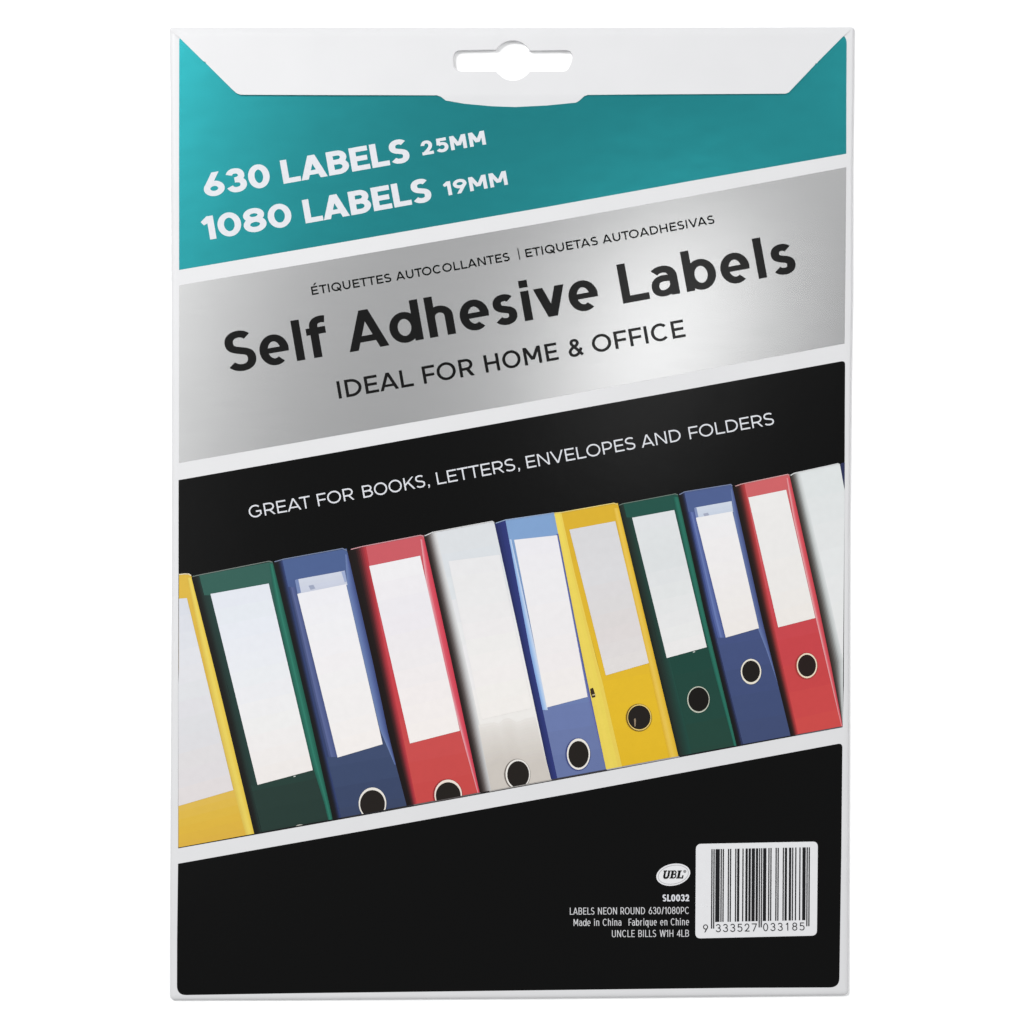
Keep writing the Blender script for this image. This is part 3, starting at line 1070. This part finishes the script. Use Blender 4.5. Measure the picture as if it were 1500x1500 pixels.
def b9(s):
    G = [(993, 725.6), (1034.3, 909), (1079, 1092), (1114, 1245)]
    L = [(1002.4, 721.5), (1041.7, 905), (1088.7, 1091), (1122, 1245)]
    I = [(1070, 712), (1073, 750), (1104, 905), (1112, 921), (1138.6, 1000), (1157, 1077)]
    R = [(1072.7, 713), (1116.4, 909), (1158, 1077), (1196, 1245)]
    spine(s, L, R, (1002, 721), (1071, 709.6), [(80, 98, 148), (76, 94, 144), (70, 84, 132), (66, 80, 122), (66, 78, 114), (66, 72, 102)])
    band(s, G, L, (724.8, 721.2), 1245, [(26, 32, 32), GAP, (34, 36, 50), (52, 64, 112)], 3, 5)
    band(s, L, [(1016, 743), (1020, 760), (1056, 905), (1063.6, 934)], 750, 934, [(54, 68, 124), (104, 122, 180), (72, 86, 146)], 4, 5)
    band(s, I, R, 716, 1000, [(110, 130, 178), (90, 106, 158), (68, 80, 130)], 4, 5)
    vgrad(s, (1017.8, 743.6), (1071.6, 734), (1074, 750), (1020, 760), [(208, 216, 230), (200, 210, 226)], 5, 3)
    s.add([crop([(1030, 752.5), (1037, 751), (1039, 754.5), (1032, 756.5)])], ink(164, 170, 192), Z(6))
    s.add([crop([(1016.6, 744.2), (1020, 743.4), (1023, 757.4), (1019.4, 758.4)])], ink(128, 144, 188), Z(6))
    vgrad(s, (1019.3, 758.5), (1072.7, 749), (1111.7, 920.1), (1063, 934), [(238, 237, 238), (240, 237, 237), (240, 236, 234), (240, 235, 230)], 7, 10)
    topline(s, [(995, 724.6), (1002.9, 720.4), (1070.5, 709.6), (1072.6, 712.2)], 1.2, (124, 136, 170), 8)
    eye(s, (1100, 983.7), (15, 18.6), (13, 15.8), (0, -.3), 8, (236, 230, 212), (34, 31, 28))


def b10(s):
    G = [(1072.7, 713), (1116.4, 909), (1158, 1077), (1196, 1245)]
    L = [(1086.5, 709.5), (1127.5, 909), (1165, 1075), (1203, 1245)]
    I = [(1152, 697), (1153, 718), (1194.6, 905), (1232, 1062)]
    R = [(1156.5, 697), (1203.9, 909), (1234.6, 1062), (1271, 1245)]
    spine(s, L, R, (1084.5, 709.8), (1155, 694.8), [(212, 102, 104), (212, 90, 94), (208, 72, 80), (206, 68, 72), (212, 76, 74), (206, 70, 66), (200, 76, 72)])
    band(s, G, [(x + 4, y) for x, y in L], (713.4, 709), 1245, [(34, 26, 24), (36, 28, 26), (62, 34, 32), (140, 50, 50), (198, 64, 68)], 3, 10)
    band(s, I, R, 700, 1066, [(234, 178, 180), (220, 88, 98), (206, 66, 76)], 4, 5)
    vgrad(s, (1096.1, 728.7), (1151.6, 717.4), (1194.3, 905.2), (1139.9, 919), [(238, 236, 234), (237, 235, 233), (238, 235, 232), (240, 235, 230)], 5, 8)
    topline(s, [(1077, 712.2), (1086.5, 708.9), (1153.7, 694.8), (1156.4, 696.4)], 1.2, (212, 160, 160), 6)
    eye(s, (1181.9, 975), (15, 18.4), (13.2, 16), (0, -.1), 8, (240, 222, 196), (42, 32, 30), rim=(170, 56, 52))


def b11(s):
    G = [(1156.5, 697), (1203.9, 909), (1234.6, 1062), (1271, 1245)]
    L = [(1163.3, 694), (1214, 909), (1240, 1030), (1280, 1245)]
    R = [(1230.5, 681), (1237.2, 712), (1280, 912)]
    s.add([crop([(1232, 678.5), (1237.4, 677.6), (1237.2, 714), (1230.5, 684)])], ink(44, 50, 86), Z(2))
    spine(s, L, R, (1162.4, 693.4), (1229, 679.4), [(224, 228, 228), (226, 229, 229), (232, 233, 233), (232, 233, 232), (230, 231, 230), (222, 223, 221), (206, 204, 200), (200, 198, 194)], 3)
    band(s, G, [(x + 9, y) for x, y in L], (697, 691.5), 1245, [(48, 38, 34), (78, 72, 68), (130, 130, 128), (194, 198, 197), (222, 225, 225)], 4, 9)
    topline(s, [(1158, 696.4), (1163.3, 693.2), (1227.3, 679.2), (1230.4, 681)], 1.4, (216, 218, 218), 6)


for lab, fn in (('printed yellow binder cut off by the left edge', b1), ('printed dark green binder beside the cut off yellow one', b2),
                ('printed dark blue binder with large eyelet', b3), ('printed red binder with eyelet cut by the lower edge', b4),
                ('printed pale grey binder between red and light blue', b5), ('printed light blue binder', b6),
                ('printed whole yellow binder', b7), ('printed green binder with whole eyelet', b8), ('printed blue binder with whole eyelet', b9),
                ('printed red binder with whole eyelet', b10), ('printed pale grey binder cut off by the right edge', b11)):
    binder(lab, fn)

# ---- lower black band with the small print
sh = Sheet()
sh.add([rounded([(260.8, 1265.2), (372.7, 1245.2), (565, 1211.2), (848, 1160.2), (1100, 1113.2), (1234, 1088.4), (1232.4, 1250), (1230.4, 1380), (1229.4, 1446.4),
                 (1080, 1447.0), (800, 1450.4), (430, 1455), (259.2, 1457.8), (259.4, 1380)], [0, 0, 0, 0, 0, 7, 0, 0, 14, 0, 0, 0, 14])], black, Z(1))
low_o = sh.build('lower_black_band', packet)
small = ink(214, 214, 216)


def fine_print(sheet, text, p0, p1, cap, t, k, wide, mat, z):
    """a line of small print: words set with their natural widths, then fitted between two points"""
    words = text.split(' ')
    wid = []
    for w in words:
        a = sum((CAPW[c] * wide if CAPW[c] else t * k) for c in w)
        a += .8 * sum(side(x, False) + side(y, True) for x, y in zip(w, w[1:]))
        wid.append(a)
    sp = .46
    tot = sum(wid) + sp * (len(words) - 1)
    x = 0.0
    for w, a in zip(words, wid):
        s0, s1 = x / tot, (x + a) / tot
        q0 = (p0[0] + (p1[0] - p0[0]) * s0, p0[1] + (p1[1] - p0[1]) * s0)
        q1 = (p0[0] + (p1[0] - p0[0]) * s1, p0[1] + (p1[1] - p0[1]) * s1)
        sheet.letters(word(w, q0, q1, cap, t, k, wide, 1.0), mat, z)
        x += a + sp


sh = Sheet()
fine_print(sh, 'SL0032', (970.4, 1320.3), (1009.6, 1320.1), 10.0, .19, 1.12, .78, white_ink, Z(3))
sh.build('lettering', low_o, 'bold white code reading SL0032')
sh = Sheet()
fine_print(sh, 'LABELS NEON ROUND 630/1080PC', (834.8, 1339.8), (1009.6, 1338.6), 10.2, .098, 1.1, .60, small, Z(3))
fine_print(sh, 'Made in China', (840.2, 1356.4), (910.2, 1355.9), 10.2, .098, 1.1, .60, small, Z(3))
fine_print(sh, 'Fabrique en Chine', (920.8, 1355.9), (1009.3, 1355.3), 10.2, .098, 1.1, .60, small, Z(3))
fine_print(sh, 'UNCLE BILLS W1H 4LB', (896.4, 1372.7), (1009.3, 1372.1), 10.2, .098, 1.1, .60, small, Z(3))
sh.build('lettering', low_o, 'three lines of small white print beside the barcode')

# oval maker's mark
sh = Sheet()
ca, sa = math.cos(math.radians(11.6)), math.sin(math.radians(11.6))


def oval(a, b):
    return [(986.2 + x * ca + y * sa, 1281.2 - x * sa + y * ca) for x, y in arc(0, 0, a, b, 0, 360, 56)[:-1]]


sh.add([oval(25.1, 15.9)], ink(236, 236, 238), Z(3))
sh.add([q for q in stroke(oval(22.4, 13.5), .8, True)], ink(176, 176, 178), Z(4))
mark = sh.build('oval_mark', packet, 'small white oval mark with slab letters UBL')
sh = Sheet()


def slab(polys, x0, y0, sc, skew=.20):
    return [[(x0 + (x + y * skew) * sc, y0 - y * sc) for x, y in p] for p in polys]


t = .20
U = stroke([(.20, 1), (.20, .33)] + bez((.20, .33), ((.20, .08), (.32, .07), (.44, .07)), ((.58, .07), (.70, .13), (.70, .36)))[1:] + [(.70, 1)], t * 1.25)
U += [[(.0, .87), (.44, .87), (.44, 1), (.0, 1)], [(.54, .87), (.86, .87), (.86, 1), (.54, 1)]]
B = [[(.0, 0), (.5, 0), (.5, .13), (.0, .13)], [(.0, .87), (.5, .87), (.5, 1), (.0, 1)], [(.10, 0), (.38, 0), (.38, 1), (.10, 1)]]
B += stroke([(.30, .93), (.46, .93)] + arc(.46, .73, .20, .20, 90, -90, 16)[1:] + [(.30, .53)], .15)
B += stroke([(.30, .53), (.48, .53)] + arc(.48, .30, .24, .23, 90, -90, 16)[1:] + [(.30, .07)], .15)
Lp = [[(.0, 0), (.84, 0), (.84, .15), (.0, .15)], [(.0, .87), (.5, .87), (.5, 1), (.0, 1)], [(.10, 0), (.40, 0), (.40, 1), (.10, 1)], [(.66, .1), (.84, .1), (.84, .40), (.70, .40)]]
sh.add(slab(U, 969.9, 1286.8, 11.8), ink(26, 26, 26), Z(5))
sh.add(slab(B, 980.6, 1286.8, 11.8), ink(26, 26, 26), Z(5))
sh.add(slab(Lp, 990.4, 1286.8, 11.8), ink(26, 26, 26), Z(5))
sh.add(stroke(arc(1003, 1276.4, 1.7, 1.7, 0, 360, 16), .7, True), ink(90, 90, 92), Z(5))
sh.add([[(1002.4, 1275.6), (1003.6, 1275.6), (1003.6, 1277.4), (1002.4, 1277.4)]], ink(110, 110, 112), Z(5))
sh.build('lettering', mark)

# barcode panel
sh = Sheet()
sh.add([rounded([(1019.4, 1236.2), (1198, 1232.6), (1196.6, 1370.4), (1018.5, 1374.6)], [8, 8, 8, 8])], ink(233, 233, 235), Z(3))
code_o = sh.build('barcode_panel', packet, 'white rounded barcode panel in the lower right corner')
LC = ['0001101', '0011001', '0010011', '0111101', '0100011', '0110001', '0101111', '0111011', '0110111', '0001011']
PAR = {'9': 'LGGLGL'}
digits = '9333527033185'


def ean(s):
    out = '101'
    for d, p in zip(s[1:7], PAR[s[0]]):
        L = LC[int(d)]
        out += L if p == 'L' else ''.join('1' if c == '0' else '0' for c in L)[::-1]
    out += '01010'
    for d in s[7:]:
        out += ''.join('1' if c == '0' else '0' for c in LC[int(d)])
    return out + '101'


bits = ean(digits)
polys = []
i = 0
while i < 95:
    if bits[i] == '1':
        j = i
        while j < 95 and bits[j] == '1':
            j += 1
        guard = i < 3 or 45 <= i < 50 or i >= 92
        s0, s1 = (i - .07) / 95, (j + .07) / 95
        top_y = lambda s: 1243.9 - 2.9 * s
        bot_y = (lambda s: 1360.2 - 3.6 * s) if guard else (lambda s: 1350.6 - 2.9 * s)
        X = lambda s, y: 1042.2 + 144.0 * s + (y - 1244) * -.006
        polys.append([(X(s0, top_y(s0)), top_y(s0)), (X(s1, top_y(s1)), top_y(s1)), (X(s1, bot_y(s1)), bot_y(s1)), (X(s0, bot_y(s0)), bot_y(s0))])
        i = j
    else:
        i += 1
sh = Sheet()
sh.add(polys, ink(34, 34, 36), Z(5))
sh.build('bars', code_o)
sh = Sheet()
dk = ink(46, 46, 48)
for k, ch in enumerate(digits):
    x = 1029.8 if k == 0 else (1048.4 + (k - 1) * 10.55 if k < 7 else 1117.8 + (k - 7) * 10.65)
    w = 7.4
    if ch == '1':
        x, w = x + 1.2, 3.6
    y = 1365.7 - .021 * (x - 1030)
    sh.letters([[[(x + a * 11.6, y - b * 11.6) for a, b in p] for p in glyph(ch, w / 11.6, .115)]], dk, Z(5))
sh.build('digits', code_o)
